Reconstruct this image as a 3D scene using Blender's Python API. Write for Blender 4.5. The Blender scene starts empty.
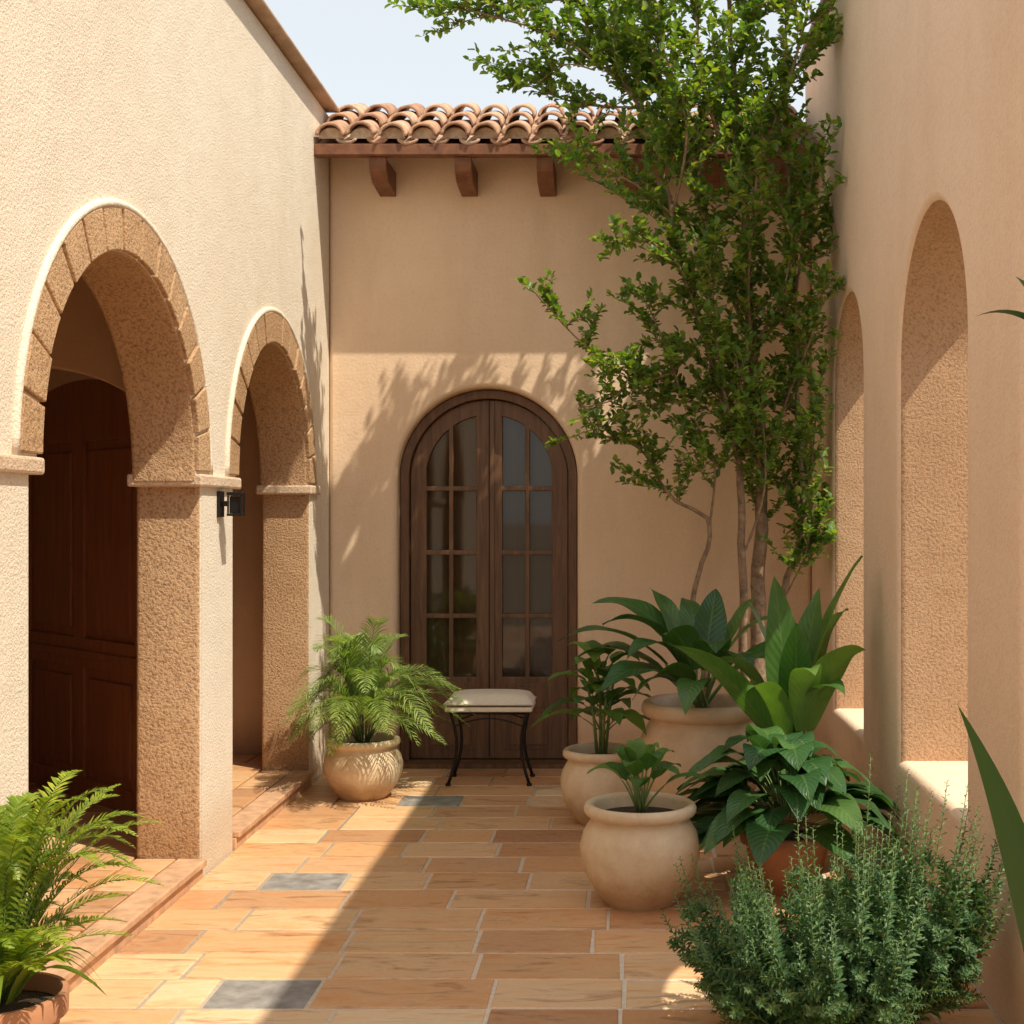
import bpy, math, random
from mathutils import Vector, Matrix
random.seed(7)
R=random.random
U=random.uniform
scene=bpy.context.scene
col=scene.collection

# ---------------------------------------------------------------- materials
def newmat(name):
    m=bpy.data.materials.new(name); m.use_nodes=True
    nt=m.node_tree; nt.nodes.clear()
    out=nt.nodes.new('ShaderNodeOutputMaterial')
    b=nt.nodes.new('ShaderNodeBsdfPrincipled')
    nt.links.new(b.outputs[0],out.inputs[0])
    return m,nt,b,out
def N(nt,t,**kw):
    n=nt.nodes.new(t)
    for k,v in kw.items():
        if k in n.inputs.keys(): n.inputs[k].default_value=v
        else: setattr(n,k,v)
    return n
def ramp(nt,fac,stops):
    r=nt.nodes.new('ShaderNodeValToRGB')
    e=r.color_ramp.elements
    while len(e)<len(stops): e.new(0.5)
    for i,(p,c) in enumerate(stops):
        e[i].position=p; e[i].color=(c[0],c[1],c[2],1)
    nt.links.new(fac,r.inputs[0]); return r
def mixc(nt,a,b,fac,mode='MIX'):
    m=nt.nodes.new('ShaderNodeMix'); m.data_type='RGBA'; m.blend_type=mode
    for s,v in ((0,fac),(6,a),(7,b)):
        if hasattr(v,'is_linked'): nt.links.new(v,m.inputs[s])
        else: m.inputs[s].default_value = v if s==0 else (v[0],v[1],v[2],1)
    return m.outputs[2]
def math_(nt,op,a,b=None):
    m=nt.nodes.new('ShaderNodeMath'); m.operation=op
    for i,v in enumerate((a,b)):
        if v is None: continue
        if hasattr(v,'is_linked'): nt.links.new(v,m.inputs[i])
        else: m.inputs[i].default_value=v
    return m.outputs[0]
def bump(nt,h,dist,strength=1.0,normal=None):
    b=nt.nodes.new('ShaderNodeBump'); b.inputs['Distance'].default_value=dist; b.inputs['Strength'].default_value=strength
    nt.links.new(h,b.inputs['Height'])
    if normal is not None: nt.links.new(normal,b.inputs['Normal'])
    return b.outputs[0]

def stucco(name,c1,c2,coarse=60,dist=0.006,dirt=0.15,speck=0.0,wav=.5):
    m,nt,b,o=newmat(name)
    tc=N(nt,'ShaderNodeTexCoord').outputs['Object']
    n1=N(nt,'ShaderNodeTexNoise',Scale=0.9,Detail=5.0,Roughness=0.65); nt.links.new(tc,n1.inputs['Vector'])
    n2=N(nt,'ShaderNodeTexNoise',Scale=float(coarse),Detail=3.0,Roughness=0.70); nt.links.new(tc,n2.inputs['Vector'])
    n3=N(nt,'ShaderNodeTexNoise',Scale=float(coarse)*0.10,Detail=1.0); nt.links.new(tc,n3.inputs['Vector'])
    r=ramp(nt,n1.outputs[0],[(0.32,c1),(0.66,c2)])
    mp=N(nt,'ShaderNodeMapping'); mp.inputs['Scale'].default_value=(2.2,2.2,0.5); nt.links.new(tc,mp.inputs[0])
    n4=N(nt,'ShaderNodeTexNoise',Scale=1.0,Detail=4.0,Roughness=0.65); nt.links.new(mp.outputs[0],n4.inputs['Vector'])
    st=ramp(nt,n4.outputs[0],[(0.45,(1,1,1)),(0.78,(1-dirt,1-dirt*1.15,1-dirt*1.4))])
    c=mixc(nt,r.outputs[0],st.outputs[0],1.0,'MULTIPLY')
    if speck>0:
        sp=ramp(nt,n2.outputs[0],[(0.36,(1-speck,1-speck*1.1,1-speck*1.2)),(0.52,(1,1,1))])
        c=mixc(nt,c,sp.outputs[0],1.0,'MULTIPLY')
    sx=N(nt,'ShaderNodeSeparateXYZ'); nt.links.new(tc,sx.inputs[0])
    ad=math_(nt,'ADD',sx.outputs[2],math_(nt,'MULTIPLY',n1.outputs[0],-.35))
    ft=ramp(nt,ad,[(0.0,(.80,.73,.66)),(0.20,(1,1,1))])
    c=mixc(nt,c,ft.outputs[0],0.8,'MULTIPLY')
    nt.links.new(c,b.inputs['Base Color']); b.inputs['Roughness'].default_value=0.92
    b.inputs['Specular IOR Level'].default_value=0.2
    h=math_(nt,'ADD',n2.outputs[0],math_(nt,'MULTIPLY',n3.outputs[0],wav*3))
    nt.links.new(bump(nt,h,dist,1.0),b.inputs['Normal'])
    return m
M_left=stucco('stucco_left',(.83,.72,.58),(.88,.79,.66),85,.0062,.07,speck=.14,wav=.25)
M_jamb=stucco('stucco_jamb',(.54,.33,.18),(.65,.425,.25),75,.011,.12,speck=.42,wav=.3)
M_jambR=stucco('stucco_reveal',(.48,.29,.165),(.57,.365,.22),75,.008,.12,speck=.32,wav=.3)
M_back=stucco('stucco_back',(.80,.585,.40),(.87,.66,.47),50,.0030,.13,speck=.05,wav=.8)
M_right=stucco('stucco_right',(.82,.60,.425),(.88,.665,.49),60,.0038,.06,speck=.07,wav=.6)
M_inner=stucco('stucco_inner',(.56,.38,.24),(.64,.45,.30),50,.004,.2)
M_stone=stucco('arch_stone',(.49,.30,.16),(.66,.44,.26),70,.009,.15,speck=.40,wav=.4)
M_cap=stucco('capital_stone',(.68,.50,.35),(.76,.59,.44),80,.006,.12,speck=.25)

def wood(name,c1,c2,scale=(14,14,1.2),rough=.5):
    m,nt,b,o=newmat(name)
    tc=N(nt,'ShaderNodeTexCoord').outputs['Object']
    mp=N(nt,'ShaderNodeMapping'); mp.inputs['Scale'].default_value=scale; nt.links.new(tc,mp.inputs[0])
    n=N(nt,'ShaderNodeTexNoise',Scale=2.2,Detail=4.0,Roughness=0.65,Distortion=0.6); nt.links.new(mp.outputs[0],n.inputs['Vector'])
    r=ramp(nt,n.outputs[0],[(0.3,c1),(0.7,c2)])
    nt.links.new(r.outputs[0],b.inputs['Base Color']); b.inputs['Roughness'].default_value=rough
    nt.links.new(bump(nt,n.outputs[0],.002,.6),b.inputs['Normal'])
    return m
M_wood=wood('door_wood',(.085,.037,.016),(.20,.098,.042))
M_wood2=wood('inner_door_wood',(.17,.055,.024),(.31,.118,.050),rough=.36)
M_beam=wood('beam_wood',(.14,.050,.022),(.26,.105,.045),(6,6,6),.6)
M_coping=wood('coping_clay',(.40,.26,.17),(.56,.40,.28),(4,4,4),.8)

def simple(name,c,rough=.5,metal=0,nscale=0,namt=.2,bd=0):
    m,nt,b,o=newmat(name)
    b.inputs['Roughness'].default_value=rough; b.inputs['Metallic'].default_value=metal
    if nscale:
        tc=N(nt,'ShaderNodeTexCoord').outputs['Object']
        n=N(nt,'ShaderNodeTexNoise',Scale=float(nscale),Detail=4.0,Roughness=.6); nt.links.new(tc,n.inputs['Vector'])
        r=ramp(nt,n.outputs[0],[(.3,tuple(x*(1-namt) for x in c)),(.7,tuple(min(1,x*(1+namt)) for x in c))])
        nt.links.new(r.outputs[0],b.inputs['Base Color'])
        if bd: nt.links.new(bump(nt,n.outputs[0],bd,.8),b.inputs['Normal'])
    else: b.inputs['Base Color'].default_value=(*c,1)
    return m
M_iron=simple('iron',(.02,.018,.016),.45,.6)
M_brass=simple('hinge_metal',(.25,.2,.14),.4,.9)
M_cushion=simple('cushion_fabric',(.80,.70,.56),.9,0,90,.06,.001)
M_soil=simple('soil',(.06,.038,.024),.95,0,60,.5,.01)
M_ground=simple('ground_earth',(.30,.23,.16),.95,0,4,.25,.01)
M_grout=simple('grout',(.78,.67,.54),.95,0,40,.12,.002)
M_riser=simple('step_terracotta',(.56,.33,.19),.8,0,14,.25,.003)
M_mortar=simple('eave_mortar',(.52,.38,.26),.95,0,30,.25,.004)

def potmat(name,c,st,rough=.55):
    m,nt,b,o=newmat(name)
    tc=N(nt,'ShaderNodeTexCoord').outputs['Object']
    n=N(nt,'ShaderNodeTexNoise',Scale=6.0,Detail=6.0,Roughness=.7); nt.links.new(tc,n.inputs['Vector'])
    r=ramp(nt,n.outputs[0],[(.36,c),(.68,st)])
    mp=N(nt,'ShaderNodeMapping'); mp.inputs['Scale'].default_value=(8,8,60); nt.links.new(tc,mp.inputs[0])
    n3=N(nt,'ShaderNodeTexNoise',Scale=1.0,Detail=4.0); nt.links.new(mp.outputs[0],n3.inputs['Vector'])
    sx=N(nt,'ShaderNodeSeparateXYZ'); nt.links.new(tc,sx.inputs[0])
    ad=math_(nt,'ADD',sx.outputs[2],math_(nt,'MULTIPLY',n.outputs[0],-.12))
    ft=ramp(nt,ad,[(0.0,(.72,.62,.52)),(0.10,(1,1,1))])
    nt.links.new(mixc(nt,r.outputs[0],ft.outputs[0],1.0,'MULTIPLY'),b.inputs['Base Color']); b.inputs['Roughness'].default_value=rough
    nt.links.new(bump(nt,n3.outputs[0],.003,.5),b.inputs['Normal'])
    return m
M_pot=potmat('pot_cream',(.78,.62,.42),(.62,.44,.26))
M_potT=potmat('pot_terracotta',(.52,.24,.12),(.40,.19,.10),.8)
M_potTan=potmat('pot_tan',(.70,.51,.33),(.56,.38,.23))

def tilemat():
    m,nt,b,o=newmat('floor_tile')
    g=N(nt,'ShaderNodeNewGeometry')
    rnd=g.outputs['Random Per Island']
    tc=N(nt,'ShaderNodeTexCoord').outputs['Object']
    cmb=N(nt,'ShaderNodeCombineXYZ')
    nt.links.new(math_(nt,'MULTIPLY',rnd,57.0),cmb.inputs[2])
    va=N(nt,'ShaderNodeVectorMath',operation='ADD'); nt.links.new(tc,va.inputs[0]); nt.links.new(cmb.outputs[0],va.inputs[1])
    mp=N(nt,'ShaderNodeMapping'); mp.inputs['Scale'].default_value=(1.6,6.5,1); mp.inputs['Rotation'].default_value=(0,0,.15); nt.links.new(va.outputs[0],mp.inputs[0])
    n=N(nt,'ShaderNodeTexNoise',Scale=1.6,Detail=6.0,Roughness=.62,Distortion=1.3); nt.links.new(mp.outputs[0],n.inputs['Vector'])
    base=ramp(nt,rnd,[(0.0,(.62,.36,.18)),(.16,(.78,.54,.31)),(.32,(.54,.27,.125)),(.48,(.82,.62,.40)),(.62,(.65,.36,.175)),(.76,(.74,.47,.255)),(.88,(.44,.225,.115)),(1.0,(.70,.45,.25))])
    vein=ramp(nt,n.outputs[0],[(.28,(.52,.38,.28)),(.46,(1,1,1)),(.58,(1.0,.90,.80)),(.74,(.80,.58,.39))])
    c=mixc(nt,base.outputs[0],vein.outputs[0],1.0,'MULTIPLY')
    nt.links.new(c,b.inputs['Base Color'])
    n2=N(nt,'ShaderNodeTexNoise',Scale=30.0,Detail=3.0); nt.links.new(tc,n2.inputs['Vector'])
    rr=ramp(nt,n2.outputs[0],[(.3,(.30,)*3),(.7,(.58,)*3)]); nt.links.new(rr.outputs[0],b.inputs['Roughness'])
    h=math_(nt,'ADD',math_(nt,'MULTIPLY',n.outputs[0],1.4),math_(nt,'MULTIPLY',n2.outputs[0],.6))
    nt.links.new(bump(nt,h,.003,.6),b.inputs['Normal'])
    return m
M_tile=tilemat()
M_slate=simple('floor_slate',(.27,.25,.23),.6,0,12,.35,.004)

def rooftile():
    m,nt,b,o=newmat('roof_tile_clay')
    g=N(nt,'ShaderNodeNewGeometry')
    base=ramp(nt,g.outputs['Random Per Island'],[(0,(.60,.33,.20)),(.4,(.70,.46,.31)),(.7,(.50,.27,.17)),(1,(.76,.58,.44))])
    tc=N(nt,'ShaderNodeTexCoord').outputs['Object']
    n=N(nt,'ShaderNodeTexNoise',Scale=14.0,Detail=6.0,Roughness=.7); nt.links.new(tc,n.inputs['Vector'])
    v=ramp(nt,n.outputs[0],[(.35,(.45,.40,.37)),(.6,(1,1,1))])
    nt.links.new(mixc(nt,base.outputs[0],v.outputs[0],.9,'MULTIPLY'),b.inputs['Base Color'])
    b.inputs['Roughness'].default_value=.9
    nt.links.new(bump(nt,n.outputs[0],.006,.8),b.inputs['Normal'])
    return m
M_roof=rooftile()

def leafmat(name,stops,trans=.35,rough=.42,veins=False,tint=(1.25,1.35,.45),spec=.45):
    m,nt,b,o=newmat(name)
    g=N(nt,'ShaderNodeNewGeometry')
    c=ramp(nt,g.outputs['Random Per Island'],stops).outputs[0]
    tc=N(nt,'ShaderNodeTexCoord')
    if veins:
        sp=N(nt,'ShaderNodeSeparateXYZ'); nt.links.new(tc.outputs['UV'],sp.inputs[0])
        a=math_(nt,'ABSOLUTE',math_(nt,'SUBTRACT',sp.outputs[0],.5))
        rb=ramp(nt,a,[(0.0,(1,1,1)),(.045,(0,0,0))])
        ad=math_(nt,'ADD',math_(nt,'MULTIPLY',sp.outputs[1],13.0),math_(nt,'MULTIPLY',a,-5.0))
        fr=math_(nt,'PINGPONG',ad,.5)
        vb=ramp(nt,fr,[(0,(1,1,1)),(.16,(0,0,0))])
        mx=math_(nt,'MAXIMUM',math_(nt,'MULTIPLY',vb.outputs[0],.22),math_(nt,'MULTIPLY',rb.outputs[0],.6))
        c=mixc(nt,c,(.19,.29,.09),mx)
        nt.links.new(bump(nt,fr,.006,.5),b.inputs['Normal'])
        n=N(nt,'ShaderNodeTexNoise',Scale=9.0,Detail=2.0); nt.links.new(tc.outputs['Object'],n.inputs['Vector'])
        v=ramp(nt,n.outputs[0],[(.3,(.72,.76,.75)),(.7,(1.0,1.0,.95))])
        c=mixc(nt,c,v.outputs[0],1.0,'MULTIPLY')
    nt.links.new(c,b.inputs['Base Color']); b.inputs['Roughness'].default_value=rough
    b.inputs['Specular IOR Level'].default_value=spec
    t=N(nt,'ShaderNodeBsdfTranslucent')
    nt.links.new(mixc(nt,c,tint,1.0,'MULTIPLY'),t.inputs[0])
    ms=N(nt,'ShaderNodeMixShader'); ms.inputs[0].default_value=trans
    nt.links.new(b.outputs[0],ms.inputs[1]); nt.links.new(t.outputs[0],ms.inputs[2]); nt.links.new(ms.outputs[0],o.inputs[0])
    return m
L_tree=leafmat('tree_leaf',[(0,(.085,.180,.045)),(.5,(.14,.25,.05)),(.85,(.22,.33,.055)),(1,(.32,.38,.07))],.45,tint=(1.7,1.6,.42))
L_palm=leafmat('palm_leaf',[(0,(.17,.27,.065)),(.6,(.27,.38,.10)),(1,(.38,.46,.15))],.4)
L_fern=leafmat('fern_leaf',[(0,(.17,.27,.035)),(.6,(.29,.39,.045)),(1,(.43,.48,.06))],.42)
L_dark=leafmat('broad_leaf_dark',[(0,(.034,.105,.032)),(.6,(.06,.155,.045)),(1,(.10,.20,.05))],.28,.32,True)
L_mid=leafmat('broad_leaf_mid',[(0,(.06,.16,.038)),(.6,(.11,.235,.05)),(1,(.19,.32,.06))],.36,.32,True)
L_shrub=leafmat('shrub_leaf',[(0,(.055,.135,.06)),(.5,(.105,.21,.09)),(1,(.21,.33,.14))],.3,.5)
L_agave=leafmat('yucca_leaf',[(0,(.025,.085,.022)),(1,(.055,.14,.03))],.12,.35,False)
M_bark=simple('bark',(.26,.17,.105),.9,0,26,.45,.008)
M_stem=simple('green_stem',(.15,.21,.06),.6,0,20,.2)

# ---------------------------------------------------------------- mesh builder
class MB:
    def __init__(s): s.v=[];s.f=[];s.m=[];s.uv=[]
    def add(s,vs,fs,mi=0,uvs=None):
        o=len(s.v); s.v+= [tuple(p) for p in vs]
        for f in fs:
            s.f.append(tuple(i+o for i in f)); s.m.append(mi)
            s.uv.append([uvs[i] for i in f] if uvs else [(0,0)]*len(f))
    def obj(s,name,mats,parent=None,smooth=True,ang=None,bev=0):
        me=bpy.data.meshes.new(name); me.from_pydata(s.v,[],s.f)
        for m in mats: me.materials.append(m)
        me.polygons.foreach_set('material_index',s.m)
        me.polygons.foreach_set('use_smooth',[smooth]*len(s.f))
        ul=me.uv_layers.new(name='UVMap')
        flat=[c for f in s.uv for p in f for c in p]
        ul.data.foreach_set('uv',flat)
        me.update()
        if ang: me.set_sharp_from_angle(angle=math.radians(ang))
        ob=bpy.data.objects.new(name,me); col.objects.link(ob)
        if parent: ob.parent=parent
        if bev:
            b=ob.modifiers.new('bev','BEVEL'); b.width=bev; b.segments=2; b.limit_method='ANGLE'
        return ob
    def box(s,x0,x1,y0,y1,z0,z1,mi=0):
        v=[(x0,y0,z0),(x1,y0,z0),(x1,y1,z0),(x0,y1,z0),(x0,y0,z1),(x1,y0,z1),(x1,y1,z1),(x0,y1,z1)]
        s.add(v,[(0,3,2,1),(4,5,6,7),(0,1,5,4),(1,2,6,5),(2,3,7,6),(3,0,4,7)],mi)
    def tube(s,pts,rad,mi=0,n=7,cap=True):
        pts=[Vector(p) for p in pts]; vs=[]
        prev=None
        for i,p in enumerate(pts):
            t=(pts[min(i+1,len(pts)-1)]-pts[max(i-1,0)])
            if t.length<1e-9: t=Vector((0,0,1))
            t.normalize()
            if prev is None: a=t.orthogonal().normalized()
            else:
                a=prev-t*prev.dot(t)
                a=a.normalized() if a.length>1e-6 else t.orthogonal().normalized()
            prev=a; b=t.cross(a)
            r=rad[i] if isinstance(rad,(list,tuple)) else rad
            for k in range(n):
                an=2*math.pi*k/n; vs.append(p+(a*math.cos(an)+b*math.sin(an))*r)
        fs=[]
        for i in range(len(pts)-1):
            for k in range(n):
                k2=(k+1)%n; fs.append((i*n+k,i*n+k2,(i+1)*n+k2,(i+1)*n+k))
        if cap: fs.append(tuple(range(n-1,-1,-1))); L=(len(pts)-1)*n; fs.append(tuple(L+k for k in range(n)))
        s.add(vs,fs,mi)
    def lathe(s,c,prof,mi=0,n=48,wob=0):
        vs=[];fs=[]
        for (r,z) in prof:
            for k in range(n):
                a=2*math.pi*k/n; rr=r*(1+wob*math.sin(2*a+z*7))
                vs.append((c[0]+rr*math.cos(a),c[1]+rr*math.sin(a),c[2]+z))
        for i in range(len(prof)-1):
            for k in range(n):
                k2=(k+1)%n; fs.append((i*n+k,i*n+k2,(i+1)*n+k2,(i+1)*n+k))
        s.add(vs,fs,mi)
    def smallleaf(s,p,d,up,L,W,mi=0):
        d=d.normalized(); sd=d.cross(up)
        if sd.length<1e-4: sd=d.orthogonal()
        sd.normalize(); nn=sd.cross(d)
        vs=[p,p+d*L*.35+sd*W*.5+nn*W*.14,p+d*L*.75+sd*W*.38+nn*W*.1,p+d*L-nn*L*.12,p+d*L*.75-sd*W*.38+nn*W*.1,p+d*L*.35-sd*W*.5+nn*W*.14]
        s.add(vs,[(0,1,2,3),(0,3,4,5)],mi)
    def blade(s,P0,P1,P2,W,mi=0,stalk=0.0,fold=.25,n=10,shape='ovate',smi=1,wave=.0,roll=0.0,sr=.006):
        P0=Vector(P0);P1=Vector(P1);P2=Vector(P2)
        def B(t): return P0*(1-t)**2+P1*2*t*(1-t)+P2*t*t
        def T(t): return ((P1-P0)*(1-t)+(P2-P1)*t).normalized()
        if stalk>0:
            s.tube([B(stalk*i/5) for i in range(6)],[sr*(1-.08*i) for i in range(6)],smi,6)
        vs=[];uv=[];fs=[]
        ph=R()*6
        for i in range(n+1):
            q=i/n; t=stalk+(1-stalk)*q
            p=B(t);tt=T(t)
            sd=tt.cross(Vector((0,0,1)))
            if sd.length<.15: sd=Vector((1,0,0))-tt*tt.x
            sd.normalize()
            sd=Matrix.Rotation(roll,3,tt)@sd
            nn=sd.cross(tt)
            if shape=='ovate': w=math.sin(math.pi*min(1,q**.72))**.8*(1-.15*q)
            elif shape=='lance': w=math.sin(math.pi*(q*.93+.07)**.85)**.85 if q<1 else 0
            else: w=(1-q**2.2)*(.75+.25*math.sin(q*3)) 
            w=max(w,0.001)*W*.5
            wv=wave*W*math.sin(q*14+ph)
            for u in (-1,-.5,0,.5,1):
                h=fold*w*abs(u) + (wv*abs(u) if u>0 else -wv*abs(u)*.7) - (fold*w*.35 if abs(u)==1 else 0)
                vs.append(p+sd*w*u+nn*h); uv.append((.5+u*.5,q))
        for i in range(n):
            for k in range(4):
                a=i*5+k; fs.append((a,a+1,a+6,a+5))
        s.add(vs,fs,mi,uv)
    def frond(s,P0,P1,P2,mi,smi,n=22,ll=.12,lw=.012,rr=.003,ang=50,droop=.3,start=.15):
        P0=Vector(P0);P1=Vector(P1);P2=Vector(P2)
        def B(t): return P0*(1-t)**2+P1*2*t*(1-t)+P2*t*t
        def T(t): return ((P1-P0)*(1-t)+(P2-P1)*t).normalized()
        s.tube([B(i/7) for i in range(8)],[rr*(1-.1*i) for i in range(8)],smi,4)
        for i in range(n):
            t=start+(1-start)*(i+.5)/n
            p=B(t);tt=T(t); sd=tt.cross(Vector((0,0,1)))
            if sd.length<.15: sd=tt.orthogonal()
            sd.normalize(); nn=sd.cross(tt)
            l=ll*(1-abs(2*((t-start)/(1-start))**.8-1)**2.2*.85)
            for sg in (-1,1):
                a=math.radians(ang+U(-7,7))
                d=(tt*math.cos(a)+sd*sg*math.sin(a)+nn*U(.05,.35)).normalized()
                L=l*U(.85,1.1); w=lw*U(.8,1.2)
                wd=d.cross(nn).normalized()
                p1=p+d*L*.5; p2=p+d*L-Vector((0,0,1))*L*droop*U(.6,1.3)
                s.add([p-wd*w*.25,p+wd*w*.25,p1+wd*w*.5,p1-wd*w*.5,p2],[(0,1,2,3),(3,2,4)],mi)

def empty(name,loc=(0,0,0)):
    e=bpy.data.objects.new(name,None); e.empty_display_size=.2; e.location=(0,0,0); col.objects.link(e); return e

MX_SIDE=Matrix(((0,0,1,0),(1,0,0,0),(0,1,0,0),(0,0,0,1)))
MX_BACK=Matrix(((1,0,0,0),(0,0,-1,0),(0,1,0,0),(0,0,0,1)))
def plate(name,loops,thick,mx,offset,bevel,mats,parent=None,bres=3):
    cu=bpy.data.curves.new(name,'CURVE'); cu.dimensions='2D'; cu.fill_mode='BOTH'
    for lp in loops:
        sp=cu.splines.new('POLY'); sp.points.add(len(lp)-1); sp.use_cyclic_u=True
        for i,p in enumerate(lp): sp.points[i].co=(p[0],p[1],0,1)
    cu.extrude=thick/2-bevel; cu.bevel_depth=bevel; cu.offset=-bevel; cu.bevel_resolution=bres
    tmp=bpy.data.objects.new('tmp',cu); col.objects.link(tmp)
    bpy.context.view_layer.update()
    dg=bpy.context.evaluated_depsgraph_get()
    me=bpy.data.meshes.new_from_object(tmp.evaluated_get(dg))
    bpy.data.objects.remove(tmp)
    me.transform(Matrix.Translation(offset)@mx)
    me.name=name; me.materials.clear()
    for m in mats: me.materials.append(m)
    ob=bpy.data.objects.new(name,me); col.objects.link(ob)
    if parent: ob.parent=parent
    me.polygons.foreach_set('use_smooth',[True]*len(me.polygons)); me.update()
    me.set_sharp_from_angle(angle=math.radians(25))
    return ob
def arc(cx,cz,r,a0,a1,n=36):
    return [(cx+r*math.cos(math.radians(a0+(a1-a0)*i/n)),cz+r*math.sin(math.radians(a0+(a1-a0)*i/n))) for i in range(n+1)]

XL=-1.87; XR=1.21; YB=8.6; TL=.29; TR=.36
# ---------------------------------------------------------------- ground + floor
g=MB(); g.add([(-300,-300,-.06),(300,-300,-.06),(300,300,-.06),(-300,300,-.06)],[(0,1,2,3)]); g.obj('ground',[M_ground])
fl=empty('courtyard_floor')
g=MB(); g.box(XL-.0,XR+.0,-2.2,YB,-.05,-.004); g.obj('grout_bed',[M_grout],fl)
def tiles(name,x0,x1,y0,y1,z,parent,depth=.28,slates=(),th=.03):
    t=MB(); y=y1; gap=.007
    while y>y0+.02:
        ya=max(y-depth,y0); x=x0-U(0,.3)
        rs=[sx for sx,sy in slates if ya<sy<y]
        while x<x1-.01:
            w=random.choice([.36,.44,.5,.58])*U(.97,1.03)
            mi=0
            for sx in rs:
                if x<sx-.19<x+w: w=max(sx-.17-x,.2)
                elif x<=sx<=x+w+.3 and sx-x<.3: w=.35; mi=1
            a=max(x,x0); b=min(x+w,x1)
            if x1-(x+w)<.12: b=x1; w=b-x
            if b-a>.06:
                xa,xb,yb_,yc=a+gap,b-gap,ya+gap,y-gap
                dz=U(-.0015,.0015); bv=.004
                lo=z-th
                vs=[]
                j=[U(-.0025,.0025) for _ in range(4)]
                for (i,zz) in ((0,lo),(0,z-bv+dz),(bv,z+dz)):
                    vs+=[(xa+i+j[0],yb_+i+j[2],zz),(xb-i+j[1],yb_+i+j[3],zz),(xb-i+j[2],yc-i+j[0],zz),(xa+i+j[3],yc-i+j[1],zz)]
                fs=[]
                for l in range(2):
                    for k in range(4):
                        k2=(k+1)%4; fs.append((l*4+k,l*4+k2,l*4+4+k2,l*4+4+k))
                fs.append((8,9,10,11))
                t.add(vs,fs,mi)
            x+=w
        y-=depth
    return t.obj(name,[M_tile,M_slate],parent,smooth=False)
tiles('paving_tiles',XL+.003,XR-.003,-2.0,YB-.003,0,fl,slates=((-1.38,4.55),(-1.40,5.9),(-1.08,7.65)))

# ---------------------------------------------------------------- left arcade
lw=empty('arcade_wall')
ops=[(2.60,.86,.80),(5.13,.86,.80),(7.29,.79,.74)]
SPR=1.79; TOPL=4.17; RW=.165
lp=[(-2.2,-.05)]
for c,j,r in ops:
    lp+=[(c-j,-.05),(c-j,1.73),(c-r,1.76)]
    lp+=arc(c,SPR,r,180,0,40)
    lp+=[(c+r,1.76),(c+j,1.73),(c+j,-.05)]
lp+=[(YB+.3,-.05),(YB+.3,TOPL),(-2.2,TOPL)]
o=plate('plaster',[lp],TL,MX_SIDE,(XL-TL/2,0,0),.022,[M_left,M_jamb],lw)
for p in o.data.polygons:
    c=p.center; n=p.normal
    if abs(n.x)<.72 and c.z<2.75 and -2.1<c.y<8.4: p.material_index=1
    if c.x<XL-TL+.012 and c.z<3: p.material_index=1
b=MB()
edges=[]
for c,j,r in ops: edges.append((c-j,c+j))
pil=[(edges[0][1],edges[1][0]),(edges[1][1],edges[2][0]),(edges[2][1],edges[2][1]+.20)]
for i,(a,e) in enumerate(pil):
    b.box(XL-TL-.02,XL+.024,a-.055,e+(.055 if i<2 else 0),1.735,1.79,0)
b.obj('capitals',[M_cap],lw,smooth=False,bev=.010)
v=MB(); bd=MB()
for c,j,r in ops:
    n=15
    for i in range(n):
        a0=math.pi*i/n+.009; a1=math.pi*(i+1)/n-.009
        pr=.015+U(-.004,.004)
        vs=[];m=5
        for k in range(m+1):
            a=a0+(a1-a0)*k/m
            for rr,x in ((r+.004,XL-.03),(r+.004,XL+pr),(r+RW,XL+pr),(r+RW,XL-.03)):
                vs.append((x,c+rr*math.cos(a),SPR+.004+rr*math.sin(a)))
        fs=[]
        for k in range(m):
            for q in range(4):
                q2=(q+1)%4; fs.append((k*4+q,k*4+4+q,k*4+4+q2,k*4+q2))
        fs.append((0,1,2,3)); fs.append((m*4+3,m*4+2,m*4+1,m*4))
        v.add(vs,fs)
    pts=[(XL+.002,c+(r+RW+.014)*math.cos(math.pi*k/48),SPR+(r+RW+.014)*math.sin(math.pi*k/48)) for k in range(49)]
    bd.tube(pts,.016,0,10)
v.obj('arch_voussoirs',[M_stone],lw,smooth=False,bev=.006)
bd.obj('arch_bead',[M_left],lw)
b=MB(); b.box(XL-TL-.06,XL+.075,-2.2,YB-.0,TOPL+.003,TOPL+.03); b.obj('coping',[M_coping],lw,smooth=False,bev=.010)
lf=empty('arcade_floor')
b=MB()
b.box(-4.6,XL-TL-.002,-2.2,YB+.3,-.05,.06,1)
for c,j,r in ops:
    b.box(XL-TL-.002,XL+.012,c-j+.001,c+j-.001,-.05,.055,0)
    b.box(XL-.10,XL+.030,c-j+.002,c+j-.002,.0555,.086,0)
b.obj('step',[M_riser,M_grout],lf,smooth=False,bev=.006)
for i,(c,j,r) in enumerate(ops):
    tiles('step_tiles_%d'%(i+1),XL-TL,XL-.103,c-j+.002,c+j-.002,.086,lf,depth=.26)
tiles('corridor_tiles',-4.5,XL-TL-.003,-2,YB,.086,lf)
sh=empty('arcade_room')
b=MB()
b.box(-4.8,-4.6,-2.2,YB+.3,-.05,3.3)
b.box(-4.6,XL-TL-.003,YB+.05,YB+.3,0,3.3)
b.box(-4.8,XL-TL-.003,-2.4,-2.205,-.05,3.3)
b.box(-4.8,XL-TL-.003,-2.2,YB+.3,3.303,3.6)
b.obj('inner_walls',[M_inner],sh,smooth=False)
dx0,dx1=-3.88,-2.31
cz=2.08; rr=(dx1-dx0)/2; cx=(dx0+dx1)/2
hh=.27
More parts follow.
